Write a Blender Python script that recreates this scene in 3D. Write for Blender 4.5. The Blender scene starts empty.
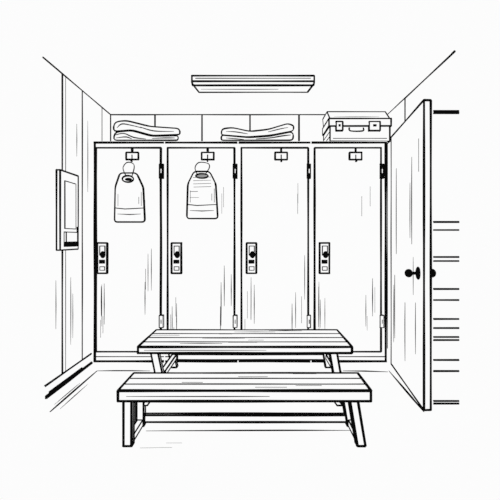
import bpy, math, random
from mathutils import Vector, Matrix
random.seed(7)
sc = bpy.context.scene
sc.view_settings.view_transform = 'Standard'
EYE = 1.25

# ---------------------------------------------------------------- materials
def flat(name, a, b, scale=6.0):
    m = bpy.data.materials.new(name); m.use_nodes = True
    nt = m.node_tree; nt.nodes.clear()
    out = nt.nodes.new('ShaderNodeOutputMaterial')
    em = nt.nodes.new('ShaderNodeEmission')  # surfaces glow evenly by themselves; brightness is set in the colour, not by lamps
    no = nt.nodes.new('ShaderNodeTexNoise'); no.inputs['Scale'].default_value = scale
    tc = nt.nodes.new('ShaderNodeTexCoord')
    cr = nt.nodes.new('ShaderNodeValToRGB')
    cr.color_ramp.elements[0].color = (a, a, a, 1)
    cr.color_ramp.elements[1].color = (b, b, b, 1)
    nt.links.new(tc.outputs['Object'], no.inputs['Vector'])
    nt.links.new(no.outputs['Fac'], cr.inputs['Fac'])
    nt.links.new(cr.outputs['Color'], em.inputs['Color'])
    nt.links.new(em.outputs[0], out.inputs['Surface'])
    return m
PAPER = flat('paper_white', 0.972, 0.978)
INK = flat('ink_black', 0.001, 0.005, 20)
GREY = flat('ink_grey', 0.25, 0.35, 20)
w = bpy.data.worlds.new('world'); sc.world = w; w.use_nodes = True
w.node_tree.nodes['Background'].inputs[0].default_value = (0.975, 0.975, 0.975, 1)
w.node_tree.nodes['Background'].inputs[1].default_value = 1.0

# ---------------------------------------------------------------- builder
def at(px, py, Y):
    return Vector(((px-256)*Y/500.0, Y, EYE+(238-py)*Y/500.0))
def wt(w): return w*1.8 if w>=.009 else w*1.45

class B:
    def __init__(s): s.v=[]; s.f=[]; s.m=[]
    def hexa(s, c, w=0.012, mat=0, edges=None):
        i=len(s.v); s.v += [tuple(p) for p in c]
        for f in [(3,2,1,0),(4,5,6,7),(0,1,5,4),(1,2,6,5),(2,3,7,6),(3,0,4,7)]:
            s.f.append(tuple(i+k for k in f)); s.m.append(mat)
        if w:
            E=[(0,1),(1,2),(2,3),(3,0),(4,5),(5,6),(6,7),(7,4),(0,4),(1,5),(2,6),(3,7)]
            for k,(a,b) in enumerate(E):
                if edges is None or k in edges: s.ink(c[a],c[b],w)
    def box(s,x0,x1,y0,y1,z0,z1,w=0.012,mat=0,edges=None):
        s.hexa([Vector(p) for p in [(x0,y0,z0),(x1,y0,z0),(x1,y1,z0),(x0,y1,z0),(x0,y0,z1),(x1,y0,z1),(x1,y1,z1),(x0,y1,z1)]],w,mat,edges)
    def bar(s,p0,p1,wx,wy,w=0.012,mat=0):
        c=[]
        for p in (p0,p1):
            p=Vector(p)
            for dx,dy in ((-1,-1),(1,-1),(1,1),(-1,1)):
                c.append(p+Vector((dx*wx/2,dy*wy/2,0)))
        s.hexa(c,w,mat)
    def ink(s,a,b,w=0.012,taper=False,mat=1):
        a=Vector(a); b=Vector(b); L=(b-a).length
        if L<1e-5: return
        n=max(1,int(L/0.14)); pts=[a.lerp(b,i/n) for i in range(n+1)]
        s.tube(pts,w,taper,mat)
    def tube(s,pts,w,taper=False,mat=1,vary=0.13,close=False):
        w=wt(w)
        n=len(pts); rings=[]
        ph=random.random()*6
        for i,p in enumerate(pts):
            p=Vector(p)
            if close: d=Vector(pts[(i+1)%n])-Vector(pts[i-1])
            else: d=Vector(pts[min(i+1,n-1)])-Vector(pts[max(i-1,0)])
            if d.length<1e-7: d=Vector((0,0,1))
            d.normalize()
            u=d.cross(Vector((0,0,1)) if abs(d.z)<0.9 else Vector((0,1,0))).normalized(); v=d.cross(u)
            r=w/2*(1+vary*math.sin(ph+i*0.7)+random.uniform(-.04,.04))
            if taper:
                t=i/(n-1) if n>1 else 0
                r*=0.3+0.9*math.sin(math.pi*min(1,max(0,0.08+0.84*t)))
            i0=len(s.v)
            for k in range(6):
                an=k*math.pi/3; s.v.append(tuple(p+u*math.cos(an)*r+v*math.sin(an)*r))
            rings.append(i0)
        m=n if close else n-1
        for j in range(m):
            a0=rings[j]; b0=rings[(j+1)%n]
            for k in range(6):
                s.f.append((a0+k,a0+(k+1)%6,b0+(k+1)%6,b0+k)); s.m.append(mat)
        if not close:
            s.f.append(tuple(rings[0]+k for k in range(5,-1,-1))); s.m.append(mat)
            s.f.append(tuple(rings[-1]+k for k in range(6))); s.m.append(mat)
    def prism(s,xz,y0,y1,w=0.012,mat=0,back=True):
        n=len(xz); i=len(s.v)
        s.v += [(x,y0,z) for x,z in xz]+[(x,y1,z) for x,z in xz]
        s.f.append(tuple(range(i,i+n))); s.m.append(mat)
        s.f.append(tuple(range(i+2*n-1,i+n-1,-1))); s.m.append(mat)
        for k in range(n):
            s.f.append((i+k,i+(k+1)%n,i+n+(k+1)%n,i+n+k)); s.m.append(mat)
        if w:
            s.tube([(x,y0,z) for x,z in xz],w,close=True)
            if back: s.tube([(x,y1,z) for x,z in xz],w,close=True)
    def blob(s,c,r,mat=1,seg=14,rings=8):
        c=Vector(c); i=len(s.v)
        for a in range(rings+1):
            th=math.pi*a/rings
            for b in range(seg):
                ph=2*math.pi*b/seg
                s.v.append((c.x+r[0]*math.sin(th)*math.cos(ph),c.y+r[1]*math.sin(th)*math.sin(ph),c.z+r[2]*math.cos(th)))
        for a in range(rings):
            for b in range(seg):
                s.f.append((i+a*seg+b,i+a*seg+(b+1)%seg,i+(a+1)*seg+(b+1)%seg,i+(a+1)*seg+b)); s.m.append(mat)
    def obj(s,name,parent=None,**props):
        me=bpy.data.meshes.new(name); me.from_pydata(s.v,[],s.f)
        for mt in (PAPER,INK,GREY): me.materials.append(mt)
        me.polygons.foreach_set('material_index',s.m)
        xs=[v[0] for v in s.v]; ys=[v[1] for v in s.v]; zs=[v[2] for v in s.v]
        o=Vector(((min(xs)+max(xs))/2,(min(ys)+max(ys))/2,min(zs)))
        me.transform(Matrix.Translation(-o)); me.validate(); me.update()
        ob=bpy.data.objects.new(name,me); sc.collection.objects.link(ob)
        base=Vector((0,0,0)); p=parent
        while p is not None: base+=p.location; p=p.parent
        ob.location=o-base; ob.parent=parent
        for k,v in props.items(): ob[k]=v
        return ob
def root(name,loc,**props):
    e=bpy.data.objects.new(name,None); e.empty_display_size=0.1; e.location=loc
    sc.collection.objects.link(e)
    for k,v in props.items(): e[k]=v
    return e
def smooth(pts,n=5,close=True):
    out=[];N=len(pts)
    rng = range(N) if close else range(N-1)
    for i in rng:
        g=(lambda k: pts[k%N]) if close else (lambda k: pts[min(max(k,0),N-1)])
        p0,p1,p2,p3=g(i-1),g(i),g(i+1),g(i+2)
        for j in range(n):
            t=j/n
            out.append(tuple(0.5*((2*p1[k])+(-p0[k]+p2[k])*t+(2*p0[k]-5*p1[k]+4*p2[k]-p3[k])*t*t+(-p0[k]+3*p1[k]-3*p2[k]+p3[k])*t**3) for k in range(len(p1))))
    if not close: out.append(tuple(pts[-1]))
    return out

# ---------------------------------------------------------------- room
XL,XR,YB,ZC=-1.65,1.49,5.66,2.65
YF=5.0
b=B(); b.box(-1.75,1.75,2.2,5.8,-0.06,0,w=0)
def fl(px0,py0,px1,py1,w=0.008,t=True):
    def g(px,py):
        Y=500*EYE/(py-238); return Vector(((px-256)*Y/500,Y,-0.001))
    b.ink(g(px0,py0),g(px1,py1),w,t)
fl(50,412,97,371,0.010); fl(97,371,150,371,0.010); fl(60,409,88,384,0.005)
fl(54,405,80,383,0.005); fl(343,371,388,372,0.010); fl(140,448,172,447.5,0.006); fl(166,443,182,443,0.005)
fl(389,371,424,412,0.009); fl(146,431,350,430.5,0.0085)
b.obj('floor',kind='structure',label='plain white floor with thin ink seams')
b=B(); b.box(XL-0.1,XR+0.1,3.80,5.8,ZC,ZC+0.06,w=0)
b.ink((XL,3.86,ZC),(XL,YB,ZC),0.010); b.ink((XL,YB,ZC),(XR,YB,ZC),0.014); b.ink((XR,3.75,ZC),(XR,YB,ZC),0.009)
b.obj('ceiling',kind='structure',label='plain white ceiling with ink edge lines')
b=B(); b.box(XL-0.1,XR+0.1,YB,YB+0.1,0,ZC,w=0)
for px in (155,202,250,299):
    p=at(px,113,YB); b.ink((p.x,YB,ZC),(p.x,YB,2.1),0.011)
b.ink((XL+0.0,YB,ZC),(XL+0.0,YB,2.0),0.012); b.ink((XR,YB,ZC),(XR,YB,0),0.012)
b.obj('wall_back',kind='structure',label='white vertically panelled back wall')
b=B(); b.box(XL-0.1,XL,3.86,YB,0,ZC,w=0)
for Y,wd,z0 in ((4.25,0.012,.1),(4.33,.006,.1),(4.74,0.010,.1)):
    b.ink((XL,Y,ZC),(XL,Y,z0),wd)
b.ink((XL,5.35,ZC),(XL,5.35,2.25),.008)
for Y,z0,z1 in ((4.9,2.4,1.7),(4.45,.9,.3),(4.5,.75,.35),(4.12,.9,.5),(4.6,2.3,2.0)):
    b.ink((XL,Y,z0),(XL,Y,z1),0.006,True)
b.obj('wall_left',kind='structure',label='white panelled side wall with vertical seams')
b=B(); b.box(XL,XL+0.012,3.86,YF-0.02,0,0.10,w=0)
b.ink((XL+.012,3.88,.10),(XL+.012,YF-.03,.10),0.009); b.ink((XL+.012,3.88,.008),(XL+.012,YF-.03,.008),0.022)
b.ink((XL+.012,3.95,.03),(XL+.012,4.7,.03),0.009)
b.obj('baseboard_left',kind='structure',label='low white baseboard with dark bottom line')
b=B(); b.box(XR,XR+0.1,YF,YB,0,ZC,w=0); b.ink((XR,YF,ZC),(XR,YF,0),0.008)
b.obj('wall_right',kind='structure',label='short white wall beside the doorway')
b=B(); b.box(1.345,XR-.004,YF,YF+.06,0,2.2,w=0)
b.obj('trim_1',kind='structure',label='white door jamb beside lockers')

# open door
F=Vector((1.213,3.61,0)); H=Vector((1.336,4.93,0)); T=Vector((.05,.004,0))
b=B(); z1=2.245
up=Vector((0,0,z1)); lo=Vector((0,0,0.008))
b.hexa([F+lo,F+T+lo,H+T+lo,H+lo,F+up,F+T+up,H+T+up,H+up],0.010)
def on(t,z,off=-.002): 
    p=F.lerp(H,t); return Vector((p.x+off,p.y,z))
for t,z0,z2,wd in ((.12,2.0,1.75,.005),(.3,1.9,1.2,.005),(.35,1.7,1.25,.004),(.2,.75,.35,.005),(.5,.7,.2,.006),(.8,1.9,1.1,.006),(.86,.9,.3,.006),(.26,1.1,.8,.004),(.9,.8,.25,.005)):
    b.ink(on(t,z0),on(t,z2),wd,True)
dr=b.obj('door_1',kind='structure',label='white plain door standing open with dark round knobs')
b=B(); k=on(.12,0.985)
b.blob(k+Vector((-.004,0,0)),(.012,.055,.05)); b.ink(k,k+Vector((-.06,0,0)),.016)
b.blob(k+Vector((-.075,0,0)),(.03,.036,.032)); b.obj('door_knob',dr,label='dark round knob')
b=B(); k=k+Vector((.05,0,0))
b.blob(k+Vector((.006,0,0)),(.012,.05,.05)); b.ink(k,k+Vector((.04,0,0)),.018)
b.blob(k+Vector((.05,0,0)),(.03,.036,.034)); b.obj('door_knob',dr,label='dark round knob')

# ---------------------------------------------------------------- lockers
edges=[93,164.5,238,311,387.5]
doors=[(96.8,161),(168,234.5),(241.5,308),(314.5,380.5)]
hang=[133,208,281,355]; hand=[103.3,177,251.5,324]
TOP=2.22
for i in range(4):
    x0=(edges[i]-256)/100+.002; x1=(edges[i+1]-256)/100-.002
    r=root('locker',((x0+x1)/2,5.33,0),category='locker',group='row of metal lockers',
        label=['white metal locker with hanging tag, next to side wall','white metal locker with striped hanging tag on its door',
               'plain white metal locker with folded cloth on top','white metal locker below the case, beside the open door'][i])
    b=B()
    b.box(x0,x1,YF+.008,YB-.05,0,TOP,w=0)
    y=YF+.006
    b.ink((x0+.004,y,TOP-.015),(x1-.004,y,TOP-.015),.013)
    b.ink((x0+.004,y,0.016),(x1-.004,y,0.016),.014); b.ink((x0+.004,y,0.062),(x1-.004,y,0.062),.007)
    if i==0: b.ink((x0+.014,y,0.012),(x0+.014,y,TOP-.012),.014)
    if i==3: b.ink((x1-.014,y,0.012),(x1-.014,y,TOP-.012),.014)
    b.obj('body',r)
    d0=(doors[i][0]-256)/100; d1=(doors[i][1]-256)/100
    b=B(); y0=YF-.02
    b.box(d0,d1,y0,YF+.007,.118,2.148,w=.0112)
    for kx in range(5):  # hatching strokes: shading drawn in ink on the locker door
        x=d0+.03+random.random()*.10; z=.2+random.random()*.3
        b.ink((x,y0,z),(x,y0,z+.15+random.random()*.3),.005,True)
    for kx in range(4):
        x=d1-.03-random.random()*.14; z=.25+random.random()*.5
        b.ink((x,y0,z),(x,y0,z+.12+random.random()*.35),.005,True)
    for kx in range(2):
        x=d0+.45+random.random()*.12; z=1.4+random.random()*.2
        b.ink((x,y0,z),(x,y0,z+.2),.005,True)
    d=b.obj('door',r)
    for z in (1.915,.42) :
        b=B(); h=.07 if z>1 else .06
        b.box(d1-.012,min(d1+.026,x1-.006),y0-.012,YF+.006,z-h,z+h,w=.007,mat=1 if z>1 else 0)
        b.ink((d1+.008,y0-.02,z-.02),(d1+.008,y0-.02,z+.02),.006,mat=0 if z>1 else 1)
        b.obj('hinge',d,label='small dark hinge')
    hx=(hand[i]-256)/100; hz=EYE+(238-258)/100
    b=B(); b.box(hx-.048,hx+.048,y0-.018,y0,hz-.15,hz+.15,w=.011)
    b.box(hx-.022,hx+.028,y0-.024,y0-.018,hz+.03,hz+.12,w=.007)
    b.blob((hx+.01,y0-.03,hz+.035),(.028,.018,.036))
    b.box(hx-.024,hx+.024,y0-.026,y0-.018,hz-.05,hz-.02,w=.007,mat=1)
    b.box(hx-.022,hx+.026,y0-.022,y0-.018,hz-.12,hz-.085,w=.006)
    b.obj('handle',d,label='latch handle plate with dark lever')
    kx=(hang[i]-256)/100; kz=EYE+(238-156.5)/100
    b=B(); b.box(kx-.06,kx+.06,y0-.012,y0,kz-.035,kz+.035,w=.010)
    b.ink((kx,y0-.012,kz+.045),(kx,y0-.012,kz+.075),.014)
    b.ink((kx,y0-.02,kz+.012),(kx,y0-.02,kz-.055),.008); b.ink((kx,y0-.02,kz-.055),(kx,y0-.06,kz-.055),.010)
    b.obj('hook',d,label='small plate with hook')

# ---------------------------------------------------------------- hanging tags
def rounded(pts,rad=.25,n=4):
    out=[];N=len(pts)
    for i in range(N):
        a=Vector(pts[i-1]);p=Vector(pts[i]);c=Vector(pts[(i+1)%N])
        d1=(a-p);d2=(c-p);r=min(rad,d1.length*.45,d2.length*.45)
        s=p+d1.normalized()*r;e=p+d2.normalized()*r
        for j in range(n+1):
            t=j/n; out.append(tuple(s.lerp(p,t).lerp(p.lerp(e,t),t)))
    return out
def tag(cx,body,y,label,striped,hookx):
    def q(px,py): p=at(px,py,y); return (p.x,p.z)
    r=root('hanging_tag',at(cx,222,y),category='tag',label=label,group='tags hanging on locker doors')
    b=B(); b.prism(rounded([q(*p) for p in body],.03),y,y+.018,w=.0095)
    f=lambda px,py:(lambda t:(t[0],y-.001,t[1]))(q(px,py))
    x0=min(p[0] for p in body); x1=max(p[0] for p in body); yb=max(p[1] for p in body)
    b.tube([f(x0+1,yb-14),f(cx-5,yb-13),f(cx+5,yb-13.5),f(x1-1,yb-14)],.007)
    b.tube([f(x0+3,yb-8),f(cx,yb-7.5),f(x1-4,yb-8)],.006,True)
    b.ink(f(x0+3.5,yb-28),f(x0+3.5,yb-16),.006,True); b.ink(f(x1-3.5,yb-30),f(x1-3.5,yb-16),.007,True)
    b.ink(f(x1-6,yb-25),f(x1-6,yb-18),.006,True)
    if striped:
        for k in range(4): b.ink(f(cx-9+k*.2,yb-41+3.2*k),f(cx+9,yb-41.5+3.2*k),.006,True)
        b.ink(f(x0+3,yb-27),f(x0+11,yb-27),.007,True); b.ink(f(x0+3,yb-21),f(x0+12,yb-21),.006,True)
    b.obj('tag_body',r)
    b=B()
    c=q(cx-2,179) if not striped else q(cx,176)
    hw=.055 if not striped else .06
    ring=[(c[0]+hw*math.cos(a),y-.006,c[1]+(.032 if not striped else .022)*math.sin(a)) for a in [k*math.pi/8 for k in range(16)]]
    b.tube(ring,.010,close=True)
    if striped: b.blob((c[0],y-.004,c[1]),(.05,.006,.016),mat=2)
    else: b.blob((c[0]+.005,y-.004,c[1]-.004),(.036,.006,.016),mat=1)
    b.obj('collar',r,label='dark oval collar')
    b=B()
    l=smooth([f(cx-4,176),f(cx-7,168),f(cx-3,162.5),f(hookx,163.5),f(hookx+1.2,168),f(cx+2,176)],4,close=False)
    b.tube(l,.007); b.obj('cord',r,label='thin looped cord')
tag(130,[(114.5,222),(115.2,187),(120,173),(136.5,173),(143,187),(144.8,222)],4.94,
    'white flat hanging tag with dark eyelet on locker hook',False,133)
tag(202,[(186.8,218.5),(187.8,184),(194,171.5),(209.5,171.5),(215.8,184),(217.8,218.5)],4.94,
    'white hanging tag with dark stripes on locker hook',True,208)

# ---------------------------------------------------------------- things on top of lockers
def cloth(name,profs,folds,y0,y1,label):
    Q=lambda px,py:(lambda p:(p.x,max(p.z,TOP+.018)))(at(px,py,y0))
    b=B()
    for k,prof in enumerate(profs): b.prism(rounded([Q(*p) for p in prof],.045,3),y0+.006*k,y1-.006*k,w=.0092,back=False)
    for fo,wd in folds:
        pts=smooth([Q(*p) for p in fo],4,close=False)
        b.tube([(p[0],y0-.003,p[1]) for p in pts],wd,True)
    b.obj(name,category='towel',label=label,group='folded cloths on the lockers')
cloth('folded_towel',[[(113,131.5),(114.5,122),(126,120.5),(150,126.5),(179,128.5),(180.5,134.5),(152,135.5),(132,130)],
   [(113,141),(115,132),(131,130.5),(151,136),(178,135.5),(178,141)]],
   [([(117,128),(122,124),(132,125.5),(142,128)],.007),([(115.5,135),(124,133.5),(134,137.5),(146,139)],.008),
    ([(140,127),(154,131),(174,131.5)],.007),([(152,138.5),(164,138),(175,138)],.007),([(116,138),(126,137),(132,139)],.007)],5.05,5.45,
   'thick folded white towel lying on locker top')
cloth('folded_cloth',[[(221,135),(222,129),(232,127.5),(250,131.5),(268,129.5),(288,123.5),(294,126),(293,131),(270,135.5),(248,137)],
   [(221,141),(221.5,135),(248,137.5),(270,136),(293,131.5),(293.5,141)]],
   [([(226,131.5),(236,132),(248,134)],.006),([(226,138),(244,139.5)],.006),([(256,139),(270,138),(282,136),(291,135)],.008),([(268,132),(280,129),(288,127.5)],.006)],5.05,5.45,
   'loosely folded white cloth lying on locker top')
r=root('carrying_case',(1.06,5.35,TOP),category='case',label='white hard carrying case with two latches on locker')
x0,x1,y0,y1=.755,1.365,5.10,5.56
zb=TOP+.016; zm=zb+.155
b=B(); b.box(x0,x1,y0,y1,zb,zm,w=.0095); b.ink((x0+.03,y0-.002,zb+.03),(x1-.03,y0-.002,zb+.03),.006)
for k in (.05,.1): b.ink((x0-.002,y0,zb+k),(x0-.002,y1,zb+k),.006)
b.obj('case_body',r)
b=B(); zt=zm+.075; zz=zt+.105
b.hexa([Vector(p) for p in [(x0-.012,y0-.012,zm),(x1+.01,y0-.012,zm),(x1+.01,y1,zm),(x0-.012,y1,zm),(x0-.012,y0-.012,zt),(x1+.01,y0-.012,zt),(x1+.01,y1,zt),(x0-.012,y1,zt)]],.0095)
b.hexa([Vector(p) for p in [(x0,y0,zt),(x1,y0,zt),(x1,y1,zt),(x0,y1,zt),(x0-.01,y0+.14,zz),(x1-.01,y0+.14,zz),(x1-.01,y1,zz),(x0-.01,y1,zz)]],.0095)
b.ink((x0+.05,y0+.04,zt+.03),(x1-.1,y0+.04,zt+.03),.005,True)
b.obj('lid',r)
for px,hw in ((339,.033),(374,.055)):
    p=at(px,125,y0); b=B(); b.box(p.x-hw,p.x+hw,y0-.03,y0,zm-.05,zm+.04,w=.009); b.ink((p.x-hw*.3,y0-.034,zm),(p.x+hw*.3,y0-.034,zm),.016)
    b.obj('latch',r,label='small rectangular latch')
b=B(); xa=at(349,128,y0).x; xb=at(363,128,y0).x
b.tube(smooth([(xa,y0-.012,zm-.02),(xa+.01,y0-.03,zm-.055),(xb-.01,y0-.03,zm-.055),(xb,y0-.012,zm-.02)],4,close=False),.009)
b.obj('handle',r,label='thin curved handle')

# ---------------------------------------------------------------- ceiling light
r=root('ceiling_light',(0,4.42,ZC-.08),category='light',label='long white fluorescent ceiling light')
b=B(); xa,xb=-.55,.50
b.hexa([Vector(p) for p in [(xa+.0,4.29,ZC-.055),(xb-.0,4.29,ZC-.055),(xb,4.34,ZC-.075),(xa,4.34,ZC-.075),(xa,4.29,ZC-.008),(xb,4.29,ZC-.008),(xb,4.56,ZC-.008),(xa,4.56,ZC-.008)]],.009)
b.ink((xa+.03,4.288,ZC-.030),(xb-.03,4.288,ZC-.030),.005)
b.obj('fixture_body',r)
b=B(); b.hexa([Vector(p) for p in [(xa+.01,4.33,ZC-.078),(xb-.01,4.33,ZC-.078),(xb-.03,4.545,ZC-.072),(xa+.03,4.545,ZC-.072),(xa+.01,4.33,ZC-.05),(xb-.01,4.33,ZC-.05),(xb-.03,4.545,ZC-.05),(xa+.03,4.545,ZC-.05)]],.010)
b.ink((xa+.06,4.45,ZC-.076),(xb-.3,4.45,ZC-.076),.005,True)
b.obj('diffuser',r)

# ---------------------------------------------------------------- wall panel
r=root('wall_mirror',(XL,4.3,EYE-.1),category='mirror',label='narrow framed mirror on side wall with dark shelf edge')
b=B(); b.box(XL+.010,XL+.04,4.11,4.52,EYE-.10,EYE+.56,w=.009); b.obj('frame',r)
b=B(); b.box(XL+.04,XL+.046,4.20,4.45,EYE+.08,EYE+.48,w=.006)
b.obj('glass',r)
b=B(); b.box(XL+.04,XL+.06,4.19,4.46,EYE-.07,EYE+.05,w=.007)
b.box(XL+.05,XL+.065,4.19,4.46,EYE-.07,EYE-.035,w=.007,mat=1); b.ink((XL+.062,4.45,EYE-.05),(XL+.062,4.45,EYE+.10),.012)
b.obj('mirror_shelf',r,label='dark lower shelf edge')

# ---------------------------------------------------------------- shelving beyond door
Y0=3.75
r=root('shelving_unit',(1.41,4.0,0),category='shelf',label='white open shelving unit beyond the open door')
xa=1.33; xb=(459-256)*Y0/500
Z=lambda py: EYE+(238-py)*Y0/500
b=B(); b.box(xa,xb,4.25,4.28,0,Z(111)-.002,w=0); b.obj('back_panel',r)
for p0,p1 in ((111,113),(222,230),(257,261),(289,300),(319,328),(337,340),(360,371),(401,404.0)):
    b=B(); b.box(xa,xb,Y0,4.25,max(0,Z(p1)),Z(p0),w=0)
    b.ink((xa,Y0,Z(p0)),(xb,Y0,Z(p0)),.009); b.ink((xa,Y0,max(.009,Z(p1))),(xb,Y0,max(.009,Z(p1))),.009)
    b.obj('shelf_board',r)

# ---------------------------------------------------------------- benches
def seat(b,x0,x1,y0,y1,z,th,n,w):
    b.box(x0,x1,y0,y1,z-th,z,w=w)
    for k in range(1,n):
        y=y0+(y1-y0)*k/n; b.ink((x0+.01,y,z+.001),(x1-.01,y,z+.001),w*.75)
    for k in range(8):
        x=x0+random.random()*(x1-x0-.4); y=y0+random.random()*(y1-y0)
        b.ink((x,y,z+.001),(x+.1+random.random()*.3,y,z+.001),w*.45,True)
    b.ink((x0+.05,y0-.001,z-th*.55),(x0+(x1-x0)*.6,y0-.001,z-th*.55),w*.4,True)
zs=.34; x0=-.823; x1=.685; ya,yb=2.98,3.36
r=root('bench',(-.07,3.17,0),category='bench',group='locker room benches',label='long low wooden bench with square frame legs and plank seat')
b=B(); seat(b,x0,x1,ya,yb,zs,.062,3,.0100); b.obj('seat',r)
zb=zs-.062
for sx,xt,xf in ((-1,x0+.055,x0+.055),(1,x1-.10,x1-.055)):
    b=B(); b.bar((xf,ya+.03,0.007),(xt,ya+.03,zb-.002),.048,.045,w=.009); b.obj('leg',r)
    b=B(); b.bar((xf,yb-.03,0.007),(xt,yb-.03,zb-.002),.048,.045,w=.009); b.obj('leg',r)
    b=B(); b.box(xf-.018,xf+.018,ya+.055,yb-.055,.008,.045,w=.008); b.obj('side_rail',r)
    b=B(); m=-sx
    b.bar((xt+m*.03,yb-.03,.14),(xt+m*.13,yb-.03,zb-.002),.035,.03,w=.008); b.obj('brace',r)
b=B(); b.box(x0+.082,x1-.082,yb-.045,yb-.015,.03,.075,w=.009); b.obj('stretcher',r)
zs=.35; x0=-.975; x1=.793; ya,yb=4.13,4.88
r=root('bench',(-.09,4.5,0),category='bench',group='locker room benches',label='wide low wooden bench with splayed legs near lockers')
b=B(); seat(b,x0,x1,ya,yb,zs,.05,4,.0118); b.obj('seat',r)
zb=zs-.05
for sx,xt,xf in ((-1,x0+.13,x0+.19),(1,x1-.15,x1-.10)):
    b=B(); b.bar((xf,ya+.05,0.009),(xt,ya+.05,zb-.002),.06,.05,w=.010); b.obj('leg',r)
    b=B(); b.bar((xf,yb-.06,0.009),(xt,yb-.06,zb-.002),.05,.05,w=.010); b.obj('leg',r)
    b=B(); b.box(xf-.02,xf+.02,ya+.08,yb-.09,.09,.13,w=.009); b.obj('side_rail',r)
b=B(); b.box(x0+.22,x1-.13,yb-.075,yb-.045,.08,.13,w=.009); b.obj('stretcher',r)

# ---------------------------------------------------------------- camera
cd=bpy.data.cameras.new('camera'); cam=bpy.data.objects.new('camera',cd); sc.collection.objects.link(cam)
cam.location=(0,0,EYE); cam.rotation_euler=(math.pi/2,0,0)
cd.sensor_width=36; cd.lens=36.0; cd.shift_x=-6/500; cd.shift_y=-12/500; cd.clip_start=.05
sc.camera=cam
ld=bpy.data.lights.new('sun','SUN'); ld.energy=1; lo_=bpy.data.objects.new('sun',ld); lo_.rotation_euler=(.6,.2,0); lo_.location=(0,2,2.4); sc.collection.objects.link(lo_)
